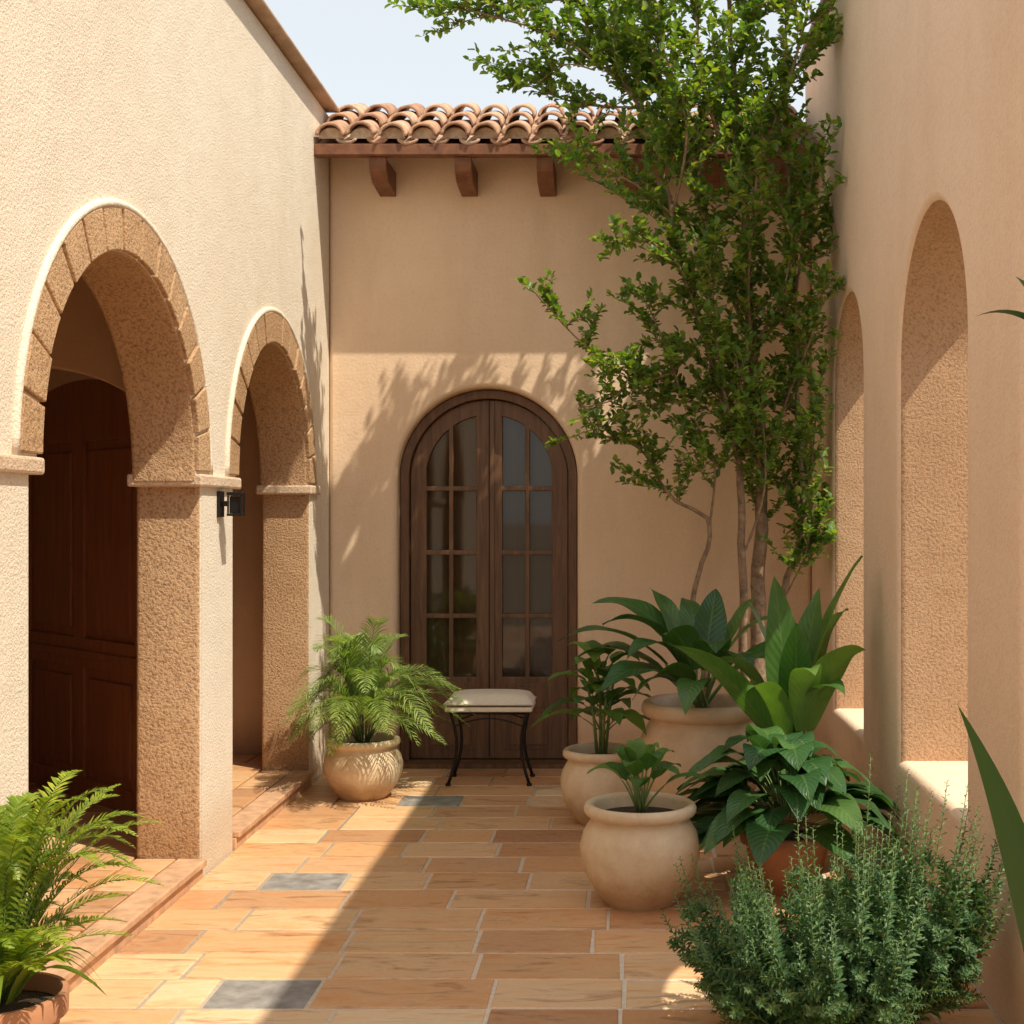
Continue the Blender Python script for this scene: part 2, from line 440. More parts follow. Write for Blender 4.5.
ap=[(cx+rr*math.cos(math.radians(180-180*i/24)),cz+hh*math.sin(math.radians(180*i/24))) for i in range(25)]
plate('cross_wall',[[(-4.6,.05),(dx0,.05)]+ap+[(dx1,.05),(XL-TL-.003,.05),(XL-TL-.003,3.3),(-4.6,3.3)]],.16,MX_BACK,(0,6.58,0),.01,[M_inner],sh)
def paneldoor():
    e=empty('panelled_wooden_door')
    W=1.50
    apd=[(W/2+W/2*math.cos(math.radians(180-180*i/24)),cz-.02+hh*math.sin(math.radians(180*i/24))) for i in range(25)]
    pan=[(.12,.22,.69,.80),(.81,.22,W-.12,.80),(.12,.96,.69,2.00),(.81,.96,W-.12,2.00)]
    outer=[(0,.10)]+apd+[(W,.10)]
    holes=[[(a,c),(b_,c),(b_,d),(a,d)] for a,c,b_,d in pan]
    A=[]
    A.append(plate('leaf',[outer]+holes,.05,MX_BACK,(0,0,0),.006,[M_wood2],e))
    m=MB()
    for a,c,b_,d in pan:
        m.box(a-.01,b_+.01,-.008,.008,c-.01,d+.01)
        m.box(a+.05,b_-.05,-.020,.020,c+.05,d-.05)
    m.box(.01,W-.01,-.034,-.0255,.855,.895)
    A.append(m.obj('panels',[M_wood2],e,smooth=False,bev=.012))
    m=MB()
    for z in (.35,1.35,1.9): m.tube([(W+.012,-.02,z),(W+.012,-.02,z+.11)],.013,0,10); m.box(W-.04,W+.012,-.032,-.0265,z,z+.11)
    A.append(m.obj('hardware',[M_brass],e,smooth=True,ang=40))
    ang=math.radians(-44)
    M=Matrix.Translation((dx1-.03,6.69,0))@Matrix.Rotation(ang,4,'Z')@Matrix.Translation((-W,0,0))
    for ob in A: ob.data.transform(M)
paneldoor()

# ---------------------------------------------------------------- back wall
bw=empty('rear_wall')
DC=-.86; DR=.575; DS=1.85
dl=[(DC-DR,-.05),(DC-DR,DS)]+arc(DC,DS,DR,180,0,48)[1:-1]+[(DC+DR,DS),(DC+DR,-.05)]
plate('plaster',[[(XL+.002,-.05)]+dl+[(XR-.002,-.05),(XR-.002,3.95),(XL+.002,3.95)]],.24,MX_BACK,(0,YB+.12,0),.035,[M_back],bw,6)
b=MB(); b.box(XL,XR+.3,YB+.242,YB+.5,-.05,3.9); b.obj('masonry',[M_back],bw,smooth=False)
fd=empty('arched_french_door')
Fy=YB+.165
fo=[(DC-DR+.004,0.01),(DC-DR+.004,DS)]+arc(DC,DS,DR-.004,180,0,48)[1:-1]+[(DC+DR-.004,DS),(DC+DR-.004,.01)]
fi=.062
fin=[(DC-DR+fi,.03),(DC-DR+fi,DS)]+arc(DC,DS,DR-fi,180,0,48)[1:-1]+[(DC+DR-fi,DS),(DC+DR-fi,.03)]
plate('frame',[fo,fin],.10,MX_BACK,(0,Fy-.02,0),.006,[M_wood],fd)
rows=[(.565,.945),(.975,1.355),(1.385,1.77),(1.80,None)]
xs=[(.085,.232),(.262,.405)]
holes=[]
for sg in (-1,1):
    for (z0,z1) in rows:
        for (a,c) in xs:
            if z1: h=[(DC+sg*a,z0),(DC+sg*c,z0),(DC+sg*c,z1),(DC+sg*a,z1)]
            else:
                RR=.412; h=[(DC+sg*a,z0),(DC+sg*c,z0)]
                for k in range(9):
                    x=c+(a-c)*k/8; h.append((DC+sg*x,DS+math.sqrt(max(0,RR*RR-x*x))))
            holes.append(h)
lo=[(DC-DR+fi+.003,.035),(DC-DR+fi+.003,DS)]+arc(DC,DS,DR-fi-.003,180,0,48)[1:-1]+[(DC+DR-fi-.003,DS),(DC+DR-fi-.003,.035)]
plate('leaves',[lo]+holes,.045,MX_BACK,(0,Fy,0),.006,[M_wood],fd)
b=MB()
b.box(DC-.004,DC+.004,Fy-.0235,Fy-.0225,.05,DS+DR-.07,1)
b.box(DC+.006,DC+.034,Fy-.036,Fy-.0228,.05,DS+DR-.075,0)
for sg in (-1,1):
    x0,x1=sorted((DC+sg*.085,DC+sg*.405))
    for z0,z1 in ((.10,.30),(.34,.53)):
        b.box(x0,x1,Fy-.030,Fy-.0228,z0,z1,0)
        b.box(x0+.03,x1-.03,Fy-.040,Fy-.0302,z0+.03,z1-.03,0)
b.box(DC-DR-.0,DC+DR,YB-.01,YB+.23,-.004,.028,0)
b.obj('panels_and_threshold',[M_wood,M_iron],fd,smooth=False,bev=.005)
m,nt,bs,o_=newmat('door_curtain')
bs.inputs['Base Color'].default_value=(.24,.17,.105,1); bs.inputs['Roughness'].default_value=.85
M_curt=m
m,nt,bs,o_=newmat('window_glass')
nt.nodes.remove(bs)
gl=N(nt,'ShaderNodeBsdfGlossy',Roughness=.03); tr=N(nt,'ShaderNodeBsdfTransparent'); tr.inputs[0].default_value=(.62,.58,.52,1)
fr=N(nt,'ShaderNodeFresnel',IOR=1.6); ms=N(nt,'ShaderNodeMixShader')
nt.links.new(fr.outputs[0],ms.inputs[0]);nt.links.new(tr.outputs[0],ms.inputs[1]);nt.links.new(gl.outputs[0],ms.inputs[2]);nt.links.new(ms.outputs[0],o_.inputs[0])
M_glass=m
b=MB(); x0,x1=DC-.48,DC+.48
b.add([(x0,Fy+.004,.5),(x1,Fy+.004,.5),(x1,Fy+.004,2.33),(x0,Fy+.004,2.33)],[(0,1,2,3)]); b.obj('glass',[M_glass],fd,smooth=False)
b=MB(); vs=[];fs=[]; n=120
for i in range(n+1):
    x=x0+(x1-x0)*i/n; y=Fy+.058+.009*math.sin(i*.55+math.sin(i*.21)*1.5)
    vs+=[(x,y,.06),(x,y,2.3)]
for i in range(n): fs.append((2*i,2*i+2,2*i+3,2*i+1))
b.add(vs,fs); b.obj('curtain',[M_curt],fd)
# ---- roof
rf=empty('clay_tile_roof')
t=MB()
def barrel(x,y0,z0,y1,z1,r0,r1,up=True,n=12):
    vs=[]
    for (y,z,r) in ((y0,z0,r0),(y1,z1,r1)):
        for k in range(n+1):
            a=math.pi*k/n
            vs.append((x+r*math.cos(a),y,z+(r*math.sin(a)*.92 if up else -r*math.sin(a)*.55)))
    t.add(vs,[(k,k+1,n+2+k,n+1+k) if not up else (k,n+1+k,n+2+k,k+1) for k in range(n)])
sp=.188
nx=int((XR-XL+.1)/sp)
slope=.49
E0=YB-.44
for i in range(nx+1):
    x=XL+.10+i*sp
    for cshift in range(3):
        y0=E0+cshift*.29+U(-.016,.016); z0=3.895+(y0-E0)*slope
        y1=y0+.37; z1=z0+.37*slope-.022
        ex=U(-.007,.007)
        if x<XR-.08: barrel(x+ex,y0,z0+.014+U(-.004,.004),y1+.02,z1,.088,.070,True)
        if x+sp/2<XR-.07: barrel(x+sp/2,y0+.03,z0+.0,y1,z1-.01,.064,.056,False)
ro=t.obj('barrel_tiles',[M_roof],rf)
sm=ro.modifiers.new('s','SOLIDIFY'); sm.thickness=.018
b=MB()
for i in range(nx+1):
    x=XL+.10+i*sp
    if x<XR-.08:
        n=10; vs=[];r=.076
        for yy,zz in ((E0+.050,3.907),(E0+.20,3.985)):
            vs+=[(x+r*math.cos(math.pi*k/n),yy,zz-.005+r*.86*math.sin(math.pi*k/n)) for k in range(n+1)]
        b.add(vs,[tuple(range(n+1))]+[(k,k+1,n+2+k,n+1+k) for k in range(n)])
b.obj('eave_mortar',[M_mortar],rf,smooth=False)
b=MB()
b.box(XL+.003,XR-.003,YB-.40,YB-.34,3.795,3.838)
b.box(XL+.003,XR-.003,YB-.418,YB-.403,3.797,3.864)
b.add([(XL+.003,YB-.40,3.840),(XR-.003,YB-.40,3.840),(XR-.003,YB+.45,4.25),(XL+.003,YB+.45,4.25),(XL+.003,YB-.40,3.857),(XR-.003,YB-.40,3.857),(XR-.003,YB+.45,4.265),(XL+.003,YB+.45,4.265)],
  [(0,3,2,1),(4,5,6,7),(0,1,5,4),(1,2,6,5),(2,3,7,6),(3,0,4,7)])
for x in (-1.49,-.97,-.47,.04,.55,1.05):
    a=.052; y0=YB-.38; 
    prof=[(YB-.002,3.64),(y0+.10,3.66),(y0+.02,3.71),(y0,3.75),(y0,3.793),(YB-.002,3.793)]
    vs=[(x-a,y,z) for y,z in prof]+[(x+a,y,z) for y,z in prof]; n=len(prof)
    b.add(vs,[tuple(range(n)),tuple(range(2*n-1,n-1,-1))]+[(k,k+n,(k+1)%n+n,(k+1)%n) for k in range(n)])
b.obj('beam_and_rafters',[M_beam],rf,smooth=False,bev=.004)

# ---------------------------------------------------------------- right wall
rw=empty('window_wall')
TOPR=4.58
def wop(y0,y1,z0,za):
    c=(y0+y1)/2; r=(y1-y0)/2
    return [(y0,z0),(y1,z0)]+arc(c,za-r,r,0,180,40)
wins=[(6.80,7.76,.50,2.80),(4.76,5.92,.53,2.83),(2.75,4.08,.53,2.83),(.7,1.9,.53,2.83)]
plate('plaster',[[(-2.2,-.05),(YB+.35,-.05),(YB+.35,TOPR),(-2.2,TOPR)]]+[wop(*w) for w in wins],TR,MX_SIDE,(XR+TR/2,0,0),.040,[M_right,M_jambR],rw,6)
o=rw.children[0]
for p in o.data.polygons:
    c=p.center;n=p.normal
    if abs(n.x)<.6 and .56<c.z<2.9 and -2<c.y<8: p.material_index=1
b=MB(); b.box(XR-.05,XR+TR+.05,-2.2,YB+.35,TOPR+.003,TOPR+.05); b.obj('eave_board',[M_beam],rw,smooth=False,bev=.008)

# ---------------------------------------------------------------- sconce
sc=empty('wall_sconce')
b=MB()
y=6.26
b.box(XL+.0005,XL+.016,y-.035,y+.035,1.60,1.72)
b.box(XL+.0165,XL+.045,y-.012,y+.012,1.65,1.675)
b.box(XL+.0455,XL+.115,y-.034,y+.034,1.605,1.617)
b.box(XL+.0455,XL+.115,y-.034,y+.034,1.700,1.716)
for yy in (y-.032,y+.024):
    for xx in (XL+.047,XL+.106): b.box(xx,xx+.008,yy,yy+.008,1.6175,1.6995)
b.box(XL+.055,XL+.104,y-.022,y+.022,1.6175,1.695)
b.obj('lantern_body',[M_iron],sc,smooth=False,bev=.002)

# ---------------------------------------------------------------- stool
st=empty('upholstered_stool')
sx0,sx1,sy0,sy1=-1.055,-.535,8.02,8.36
b=MB()
zt=.44
for x,sx in ((sx0+.03,-1),(sx1-.03,1)):
    for y,sy in ((sy0+.03,-1),(sy1-.03,1)):
        pts=[]
        for i in range(9):
            q=i/8; z=zt*(1-q)+.008*q
            bow=math.sin(q*math.pi*1.0)*-.040+q*q*.012
            pts.append((x+sx*bow,y+sy*bow*.4,z))
        b.tube(pts,.0095,0,8)
        b.tube([(pts[-1][0],pts[-1][1],0),(pts[-1][0],pts[-1][1],.014)],.016,0,10)
for x in (sx0+.03,sx1-.03): b.tube([(x,sy0+.03,zt-.01),(x,sy1-.03,zt-.01)],.008,0,6)
for y in (sy0+.03,sy1-.03):
    b.tube([(sx0+.03,y,zt-.01),(sx1-.03,y,zt-.01)],.008,0,6)
    b.tube([(sx0+.05+(sx1-sx0-.10)*i/12,y,zt-.09+.05*math.sin(math.pi*i/12)) for i in range(13)],.005,0,6)
b.obj('iron_legs',[M_iron],st)
b=MB(); b.box(sx0,sx1,sy0,sy1,zt,zt+.03,0); b.obj('seat_rail',[M_cushion],st,smooth=False,bev=.008)
nx_,ny_=16,12
b=MB(); vs=[];fs=[]
for side in (1,0):
    for j in range(ny_+1):
        for i in range(nx_+1):
            u=i/nx_*2-1; w_=j/ny_*2-1
            e=(1-abs(u)**6)*(1-abs(w_)**6)
            z=zt+.045+(.055*e**.4+.010*(1-u*u)*(1-w_*w_) if side else -.012*e**.4)
            vs.append(((sx0+sx1)/2+u*(sx1-sx0)/2*1.01,(sy0+sy1)/2+w_*(sy1-sy0)/2*1.01,z))
K=(nx_+1)*(ny_+1)
for j in range(ny_):
    for i in range(nx_):
        a=j*(nx_+1)+i
        fs.append((a,a+1,a+nx_+2,a+nx_+1)); fs.append((K+a,K+a+nx_+1,K+a+nx_+2,K+a+1))
b.add(vs,fs); o=b.obj('cushion',[M_cushion],st)
b=MB(); b.tube([(sx0-.003,sy0-.003,zt+.045),(sx1+.003,sy0-.003,zt+.045),(sx1+.003,sy1+.003,zt+.045),(sx0-.003,sy1+.003,zt+.045),(sx0-.003,sy0-.003,zt+.045)],.005,0,6); b.obj('piping',[M_cushion],st)

# ---------------------------------------------------------------- pots
def pot(name,c,r,h,mat,style='bulb',parent=None):
    b=MB()
    if style=='bulb':
        pr=[(0,.0),(.58,.0),(.60,.02),(.74,.12),(.90,.29),(.985,.46),(.995,.58),(.94,.71),(.85,.80),(.80,.84),(.805,.865),(.90,.885),(.935,.915),(.935,.955),(.91,.985),(.86,1.0),(.80,.99),(.775,.96),(.76,.90),(.75,.86)]
    else:
        pr=[(0,0),(.66,0),(.68,.02),(.90,.80),(.905,.81),(1.0,.815),(1.01,.98),(.99,1.0),(.92,1.0),(.9,.97),(.88,.86)]
    b.lathe(c,[(a*r,z*h) for a,z in pr],0,wob=.007)
    z=pr[-1][1]*h; rr_=pr[-1][0]*r
    vs=[(c[0],c[1],c[2]+z+.015)]; n=24
    for q in (.5,1.0):
        for k in range(n):
            a=2*math.pi*k/n; vs.append((c[0]+rr_*q*math.cos(a)*1.01,c[1]+rr_*q*math.sin(a)*1.01,c[2]+z+(.012+U(-.006,.006) if q<1 else -.002)))
    fs=[(0,1+k,1+(k+1)%n) for k in range(n)]+[(1+k,1+n+k,1+n+(k+1)%n,1+(k+1)%n) for k in range(n)]
    b.add(vs,fs,1)
    return b.obj(name,[mat,M_soil],parent,ang=50)

def pol(c,az,r,z): return (c[0]+r*math.cos(az),c[1]+r*math.sin(az),c[2]+z)
e=empty('potted_palm'); c=(-1.48,7.72,0); pot('pot',c,.225,.34,M_pot,'bulb',e)
b=MB()
for i in range(84):
    az=U(0,6.283); reach=U(.25,.66); top=U(.50,.88)
    if i%3==0: reach*=.5; top+=.10
    x,y_,_=pol(c,az,reach,0)
    x=max(x,XL+.04); y_=min(y_,YB-.04)
    b.frond(pol(c,az,.03,.31),pol(c,az,reach*.35,top*1.12),(x,y_,top*U(.62,1.0)+(.10 if reach<.3 else -.06)),0,1,n=30,ll=.135,lw=.0075,ang=42,droop=.22,start=.22)
b.obj('fronds',[L_palm,M_stem],e)
e=empty('potted_fern'); c=(-1.67,3.60,0); pot('pot',c,.18,.33,M_potT,'taper',e)
b=MB()
for i in range(110):
    az=U(0,6.283); reach=U(.18,.48); top=U(.50,.95)
    if i%3==0: reach*=.5; top+=.06
    x,y_,_=pol(c,az,reach,0); x=max(x,XL+.03)
    b.frond(pol(c,az,.03,.31),pol(c,az,reach*.40,top*.96),(x,y_,top*U(.74,1.0)),0,1,n=46,ll=.055,lw=.0075,ang=52,droop=.12,start=.12,rr=.0025)
for i in range(20):
    az=U(0,6.283)
    b.blade(pol(c,az,.05,.31),pol(c,az,.16,.50),pol(c,az,U(.22,.36),U(.25,.46)),.03,0,shape='lance',n=8)
b.obj('fronds',[L_fern,M_stem],e)

e=empty('potted_hosta'); c=(.075,5.62,0); pot('pot',c,.25,.415,M_pot,'bulb',e)
b=MB()
for i in range(15):
    az=i*2.4+U(-.2,.2); q=i/15; rc=.24*(1-q)+.05; tz=.42+.10+.17*q
    b.blade(pol(c,az,.012,.37+q*.02),pol(c,az,rc*.45,tz+.06),pol(c,az,rc,tz-.02+U(-.02,.02)),.10,0,stalk=.34,fold=.3,shape='ovate',wave=.03,sr=.005)
b.obj('leaves',[L_mid,M_stem],e)
e=empty('potted_rubber_plant'); c=(-.11,7.1,0); pot('pot',c,.215,.385,M_pot,'bulb',e)
b=MB()
for k in range(4):
    a=k*1.7; b.tube([pol(c,a,.02,.33),pol(c,a,.04,.55),pol(c,a,.07,.78-.04*k)],[.010,.008,.006],1,7)
for i in range(32):
    az=i*2.4+U(-.3,.3); q=(i%16)/16; z0=.46+.38*q; rc=U(.26,.40)*(1-.45*q)
    b.blade(pol(c,az,.02,z0),pol(c,az,rc*.5,z0+.17),pol(c,az,rc,z0+.10*U(-.2,1.6)),.14,0,stalk=.22,fold=.3,wave=.03,sr=.005)
b.obj('leaves',[L_mid,M_stem],e)
e=empty('potted_bird_of_paradise'); c=(.42,6.95,0); pot('pot',c,.345,.66,M_potTan,'bulb',e)
b=MB()
big=[((-.32,6.75,.98),(.05,6.85,1.18)),((-.10,6.5,.76),(.12,6.7,1.0)),((-.16,7.2,1.14),(.2,7.1,1.24)),((.05,6.5,.72),(.25,6.7,.98)),
     ((.3,6.4,.66),(.35,6.6,.96)),((.62,6.45,.85),(.55,6.6,1.1)),((.15,7.25,1.22),(.3,7.1,1.1)),((.5,7.2,1.22),(.46,7.0,1.05)),
     ((.9,6.9,1.05),(.6,6.95,1.2)),((.72,7.25,1.18),(.6,7.1,1.1)),((-.10,6.9,1.05),(.2,6.9,1.2)),((.95,6.6,.85),(.7,6.8,1.1)),((.35,7.4,1.15),(.4,7.2,1.15)),((.22,6.65,1.02),(.3,6.8,1.1)),
     ((.02,6.6,.90),(.2,6.75,1.15)),((.45,6.45,.95),(.45,6.65,1.12)),((-.25,7.0,.85),(.0,6.95,1.08))]
for P2,P1 in big:
    b.blade((c[0]+U(-.04,.04),c[1]+U(-.04,.04),.6),P1,P2,U(.16,.21),0,stalk=.26,fold=.3,n=14,shape='lance',wave=.035,roll=U(-.5,.5),sr=.011)
b.obj('leaves',[L_dark,M_stem],e)
e=empty('potted_banana_plant'); c=(.80,6.3,0); pot('pot',c,.20,.42,M_pot,'bulb',e)
b=MB()
big=[((.20,5.95,1.04),(.56,6.08,.93),.14),((.70,6.22,1.33),(.76,6.25,.9),.19),((1.13,6.35,1.42),(.88,6.3,1.05),.20),((1.10,6.1,1.00),(.92,6.2,1.02),.17),
     ((.55,6.0,.82),(.68,6.1,.95),.14),((.95,6.5,1.26),(.86,6.4,.95),.17),((.85,5.95,.90),(.82,6.1,1.05),.15),((.42,6.35,.90),(.62,6.3,1.04),.14),((1.1,6.55,1.15),(.95,6.45,1.15),.17),((.60,6.5,1.20),(.74,6.4,.95),.15),
     ((.78,6.05,1.12),(.80,6.2,.9),.16),((1.0,6.05,.80),(.9,6.2,.98),.15)]
for k,(P2,P1,w_) in enumerate(big):
    b.blade((c[0]+U(-.03,.03),c[1]+U(-.03,.03),.38),P1,P2,w_,0,stalk=.2,fold=.35,n=14,shape='lance',wave=.03,roll=.5 if k==0 else U(-.6,.6),sr=.011)
b.obj('leaves',[L_mid,M_stem],e)
e=empty('potted_broadleaf_plant'); c=(.71,5.82,0); pot('pot',c,.20,.25,M_potT,'taper',e)
b=MB()
for i in range(88):
    az=U(0,6.283); q=R(); el=math.acos(1-q*1.0); rad=U(.30,.46)
    px=rad*math.sin(el)*1.05; pz=.26+rad*math.cos(el)*1.05
    c0=pol(c,az,px*.30,.24+(pz-.24)*.50)
    tip=Vector(pol(c,az,px+.14,max(pz-.09,.12))); tip.x=min(tip.x,XR-.03)
    ctl=Vector(pol(c,az,px*.80,pz+.09)); ctl.x=min(ctl.x,XR-.05)
    b.blade(c0,ctl,tip,U(.15,.21),0,stalk=.22,fold=.22,n=10,shape='ovate',wave=.03,sr=.004,roll=U(-.3,.3))
b.obj('leaves',[L_dark,M_stem],e)

# ---------------------------------------------------------------- shrub lower right
b=MB()
cs=(.67,4.18)
def sprig(P0,P1,P2,l0,n,start=.2,side=True):
    B=lambda t:P0*(1-t)**2+P1*2*t*(1-t)+P2*t*t
    b.tube([B(k/6) for k in range(7)],[.004*(1-.12*k) for k in range(7)],1,4)
    for k in range(n):
        t=start+(1-start)*(k/(n-1)); p=B(t); tt=(B(min(1,t+.02))-B(t-.02)).normalized()
        az=k*2.4; o_=tt.orthogonal().normalized(); o2=tt.cross(o_)
        d=(o_*math.cos(az)+o2*math.sin(az)); l=l0*(1.0 if t<.45 else 1.0-(t-.45)*1.3)*U(.85,1.15)
        b.smallleaf(p,(d+tt*U(.4,.9)),tt,l,l*.42,0)
        if side and k%10==3 and t<.72:
            L=.11*(1-t)+.04
            q2=p+(d+tt*.9).normalized()*L
            sprig(p,(p+q2)/2+tt*L*.1,q2,l0*.75,int(10+L*170),.1,False)
for i in range(145):
    a=U(0,6.283); q=math.sqrt(R()); bx=cs[0]+q*.26*math.cos(a); by=cs[1]+q*.24*math.sin(a)
    lean=q*.32
    tx=bx+lean*math.cos(a)*1.0+U(-.05,.05); ty=by+lean*math.sin(a)*.5; tx=min(tx,XR-.03)
    H=U(.40,.66)*(1-.32*q*q)+.20*max(0,min(1,(tx-.55)/.40))
    if i%5==0: H*=1.15
    P0=Vector((bx*.6+cs[0]*.4,by*.6+cs[1]*.4,0)); P2=Vector((tx,ty,H)); P1=Vector((bx+.75*(tx-bx),by+.7*(ty-by),H*.45))
    sprig(P0,P1,P2,.042,84,.08)
b.obj('garden_shrub',[L_shrub,M_stem])

# ---------------------------------------------------------------- yucca right edge
e=empty('potted_yucca'); c=(.99,3.02,0); pot('pot',c,.19,.38,M_potT,'taper',e)
b=MB()
b.tube([(.99,3.02,.33),(1.0,3.03,.9),(.985,3.0,1.45),(1.0,3.02,1.95)],[.04,.032,.028,.022],1,10)
def head(cz,k,specials):
    for P2,P1,w_ in specials: b.blade((1.0,3.02,cz),P1,P2,w_,0,n=12,shape='strap',fold=.5)
    for i in range(k):
        az=U(0,6.283); l=U(.3,.5); el=U(.1,1.35)
        dx=l*math.cos(el)*math.cos(az); 
        if dx<-.05: dx=-.05
        if dx>.17: dx=.17
        P2=(1.0+dx,3.02+l*math.cos(el)*math.sin(az),cz+l*math.sin(el)); P1=(1.0+dx*.5,3.02+.5*l*math.cos(el)*math.sin(az),cz+l*math.sin(el)*.7)
        b.blade((1.0,3.02,cz),P1,P2,.055,0,n=8,shape='strap',fold=.5)
head(.60,16,[])
b.blade((.97,3.0,.44),(.90,2.98,.88),(.735,2.96,1.19),.095,0,n=14,shape='strap',fold=.25,roll=1.1)
head(1.96,8,[((.785,3.0,2.045),(.88,3.0,2.085),.06)])
b.obj('trunk_and_leaves',[L_agave,M_bark],e)

# ---------------------------------------------------------------- tree
b=MB()
limbs=[
 ([(.78,7.85,-.02),(.80,7.86,.6),(.79,7.85,1.2),(.82,7.9,1.87),(.75,7.8,2.58),(.69,7.7,3.45),(.63,7.7,4.15),(.57,7.6,5.0)],.060,.010,.36),
 ([(.72,7.75,-.02),(.70,7.72,.7),(.68,7.7,1.35),(.65,7.7,2.0),(.46,7.6,2.63),(.28,7.5,3.28),(.10,7.45,3.86),(-.34,7.4,4.22),(-.92,7.35,4.38)],.032,.004,.36),
 ([(.60,7.72,-.02),(.47,7.7,.7),(.40,7.7,1.1),(.50,7.7,1.55),(.27,7.68,1.72),(.10,7.65,1.99),(-.22,7.6,2.08)],.024,.004,.62),
 ([(.46,7.6,2.63),(.26,7.55,2.40),(.05,7.5,2.40),(-.22,7.45,2.56),(-.50,7.4,2.86)],.012,.003,.12),
 ([(.88,7.85,-.02),(.95,7.87,.6),(.93,7.87,1.1),(1.05,7.86,1.55),(1.02,7.82,2.17),(1.0,7.8,2.87),(.95,7.75,3.75),(.93,7.7,4.7)],.030,.006,.34),
 ([(.75,7.8,2.58),(.50,7.7,3.2),(.30,7.6,3.9),(.15,7.6,4.5),(.10,7.6,5.0)],.016,.006,.1),
 ([(.10,7.45,3.86),(-.15,7.4,4.3),(-.35,7.35,4.75)],.008,.004,.0),
 ([(.10,7.45,3.86),(-.25,7.5,3.90),(-.62,7.5,4.04)],.008,.003,.1),
 ([(.28,7.5,3.28),(.05,7.45,3.45),(-.20,7.4,3.55)],.007,.003,.1),
 ([(.82,7.9,1.87),(.62,7.75,2.2),(.35,7.6,2.25),(.12,7.55,2.22)],.012,.003,.2),
 ([(.82,7.9,1.87),(.95,7.7,2.3),(1.05,7.5,2.6),(1.10,7.3,2.9)],.012,.004,.2),
 ([(.69,7.7,3.45),(.85,7.5,3.8),(1.0,7.4,4.3),(1.05,7.35,4.7)],.012,.004,.1),
 ([(.69,7.7,3.45),(.50,7.45,3.8),(.40,7.3,4.3),(.38,7.25,4.8)],.012,.004,.1),
 ([(.75,7.8,2.58),(.70,7.5,2.9),(.72,7.35,3.3),(.75,7.3,3.7)],.012,.004,.1),
 ([(.65,7.7,2.0),(.55,7.5,2.4),(.50,7.4,2.8),(.42,7.35,3.1)],.010,.004,.20),
 ([(1.0,7.8,2.87),(1.02,7.55,3.2),(1.06,7.45,3.6)],.010,.004,.1),
 ([(1.05,7.86,1.55),(1.08,7.7,1.9),(1.10,7.6,2.3)],.010,.004,.2),
 ([(.50,7.7,1.55),(.52,7.6,1.9),(.40,7.5,2.15)],.009,.003,.30),
 ([(-.34,7.4,4.22),(-.55,7.4,4.55),(-.8,7.35,4.72)],.006,.003,.0),
 ([(.68,7.7,1.35),(.80,7.6,1.75),(.78,7.5,2.2)],.010,.003,.45),
 ([(.28,7.5,3.28),(.35,7.3,3.7),(.22,7.2,4.1),(.05,7.2,4.6)],.010,.004,.1),
 ([(.63,7.7,4.15),(.75,7.5,4.5),(.80,7.4,4.9)],.010,.004,.0),
 ([(.30,7.6,3.9),(.05,7.6,4.2),(-.12,7.6,4.7)],.010,.004,.0),
 ([(.46,7.6,2.63),(.30,7.4,3.0),(.08,7.3,3.12)],.008,.003,.1),
 ([(.75,7.8,2.58),(.88,7.5,2.8),(.95,7.4,3.2)],.010,.003,.1),
 ([(.82,7.9,1.87),(.70,7.5,2.15),(.62,7.4,2.5)],.010,.003,.2),
 ([(.05,7.5,2.40),(-.05,7.45,2.25),(-.24,7.4,2.2)],.006,.003,.0),
 ([(.35,7.6,2.25),(.22,7.5,2.6),(.10,7.45,2.85)],.006,.003,.1),
 ([(.93,7.87,1.1),(1.04,7.75,1.35),(1.10,7.7,1.6)],.008,.003,.3),
 ([(-.15,7.4,4.05),(-.32,7.4,4.08),(-.48,7.4,3.96)],.005,.003,.0),
]
def cat(pts,t):
    n=len(pts)-1; x=t*n; i=min(int(x),n-1); f=x-i
    P=[Vector(pts[max(i-1,0)]),Vector(pts[i]),Vector(pts[i+1]),Vector(pts[min(i+2,n)])]
    return .5*((2*P[1])+(-P[0]+P[2])*f+(2*P[0]-5*P[1]+4*P[2]-P[3])*f*f+(-P[0]+3*P[1]-3*P[2]+P[3])*f**3)
def clampx(p):
    if p.x>XR-.03 and p.z<TOPR+.1: p.x=XR-.03
    if p.y>YB-.03 and p.z<3.9: p.y=YB-.03
    return p
nleaf=0
def twig(p,d,L,sub=True):
    global nleaf
    pts=[p.copy()]; q=p.copy(); dd=d.normalized()
    n=6
    for i in range(n):
        dd=(dd+Vector((U(-.22,.22),U(-.22,.22),U(-.14,.20)))).normalized()
        q=clampx(q+dd*L/n); pts.append(q.copy())
    b.tube(pts,[.0035*(1-.12*i) for i in range(n+1)],1,4,False)
    nl=int(L/.0125)
    for i in range(nl):
        t=(i+1)/nl; x=t*n; k=min(int(x),n-1); pp=pts[k].lerp(pts[k+1],x-k)
        td=(pts[k+1]-pts[k]); 
        if td.length<1e-5: continue
        td.normalize()
        rd=Vector((U(-1,1),U(-1,1),U(-.5,1))).normalized()
        d2=(td*.5+rd).normalized(); s_=U(.034,.060)
        b.smallleaf(clampx(pp),d2,Vector((U(-.5,.5),U(-.5,.5),1)),s_,s_*.62,0); nleaf+=1
    if sub:
        for j in range(2):
            k=random.randint(1,4); twig(pts[k],(pts[k]-pts[k-1]).normalized()+Vector((U(-1,1),U(-1,1),U(-.6,.9)))*.9,L*U(.4,.6),False)
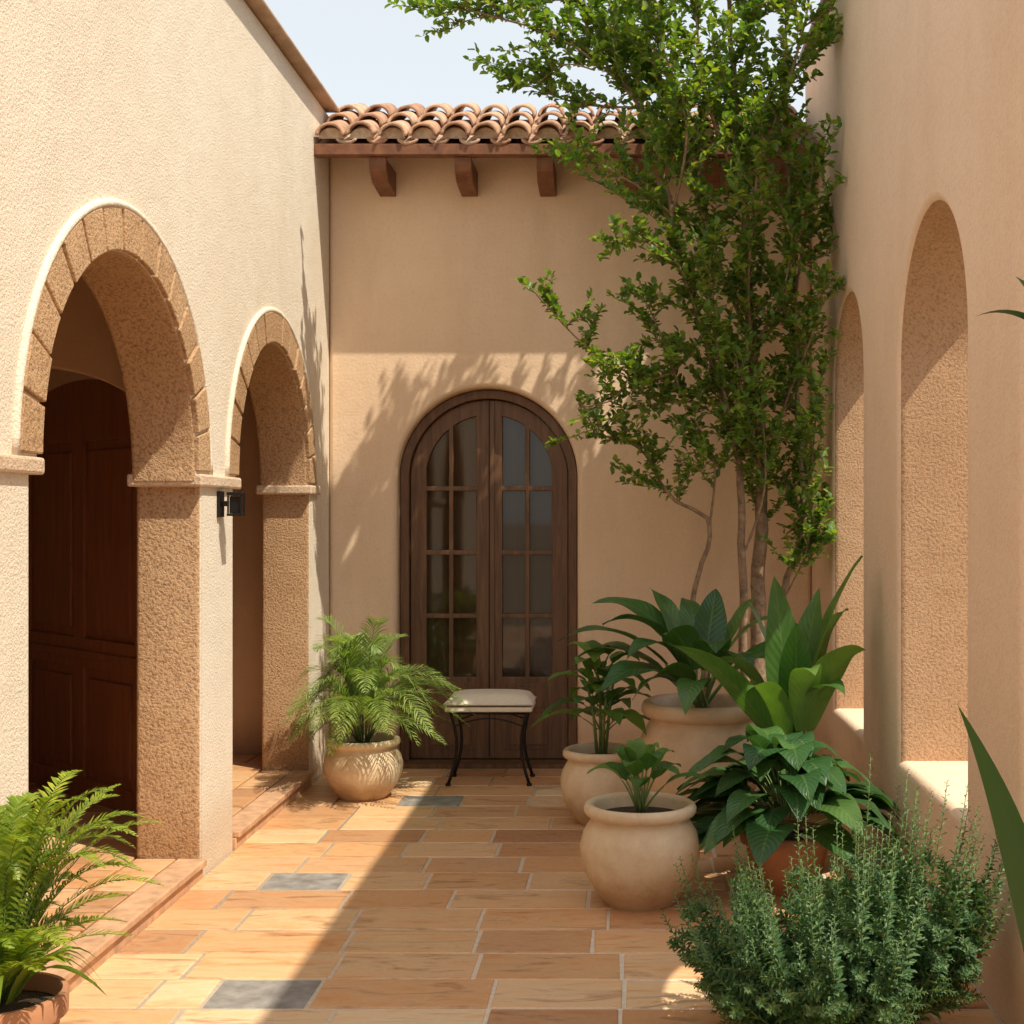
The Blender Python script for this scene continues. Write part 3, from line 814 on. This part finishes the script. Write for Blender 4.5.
for pts,r0,r1,ls in limbs:
    n=(len(pts)-1)*6
    pp=[cat(pts,i/n) for i in range(n+1)]
    if r0>.015:
        for i in range(2,n): pp[i]=pp[i]+Vector((U(-.008,.008),U(-.008,.008),0))
    b.tube(pp,[r0+(r1-r0)*(i/n)**.8 for i in range(n+1)],1,8)
    ln=sum((pp[i+1]-pp[i]).length for i in range(n))*(1-ls)
    cnt=int(ln/.041)
    for i in range(cnt):
        t=ls+(1-ls)*(i+R())/cnt
        p=cat(pts,min(t,1)); tt=(cat(pts,min(1,t+.02))-cat(pts,max(0,t-.02))).normalized()
        rd=Vector((U(-1.1,.9),U(-1,.8),U(-.5,1)))
        L=U(.12,.44)*(1.0 if p.z<3.1 else 1.3)*(1-.35*t*(1 if r0<.015 else .3))
        if p.z<3.1 and p.x<.2: L*=.80
        twig(p,tt*.6+rd,L, R()<.75)
print('leaves',nleaf)
b.obj('courtyard_tree',[L_tree,M_bark])
b=MB(); n=28; vs=[(.75,7.8,.03)]
for k in range(n):
    a=2*math.pi*k/n; vs.append((.75+.36*math.cos(a),7.8+.3*math.sin(a),.004))
b.add(vs,[(0,1+k,1+(k+1)%n) for k in range(n)]); b.obj('tree_pit_soil',[M_soil])

# ---------------------------------------------------------------- light, world, camera
d=Vector((-.50,.36,-1)).normalized()
sun=bpy.data.lights.new('sun','SUN'); sun.energy=5.0; sun.angle=math.radians(.5); sun.color=(1,.91,.74)
so=bpy.data.objects.new('sun',sun); so.rotation_euler=d.to_track_quat('-Z','Y').to_euler(); so.location=(5,-4,12); col.objects.link(so)
w=bpy.data.worlds.new('World'); scene.world=w; w.use_nodes=True
nt=w.node_tree; nt.nodes.clear()
sk=nt.nodes.new('ShaderNodeTexSky'); sk.sky_type='NISHITA'; sk.sun_disc=False
sk.sun_elevation=math.asin(-d.z); sk.sun_rotation=math.atan2(-d.x,-d.y); sk.air_density=1.0; sk.dust_density=1.2; sk.ozone_density=1.0
hz=mixc(nt,sk.outputs[0],(8.2,8.3,7.9),.58)
bg=nt.nodes.new('ShaderNodeBackground'); bg.inputs[1].default_value=.15
ou=nt.nodes.new('ShaderNodeOutputWorld'); nt.links.new(hz,bg.inputs[0]); nt.links.new(bg.outputs[0],ou.inputs[0])
cam=bpy.data.cameras.new('camera'); co=bpy.data.objects.new('camera',cam); col.objects.link(co)
co.location=(0,0,1.6); co.rotation_euler=(math.radians(90),0,0)
cam.sensor_width=36; cam.lens=1350/1024*36; cam.shift_x=-.1075; cam.shift_y=.005; cam.clip_start=.05; cam.clip_end=2000
scene.camera=co
scene.view_settings.view_transform='Standard'; scene.view_settings.look='None'; scene.view_settings.exposure=0; scene.view_settings.gamma=1
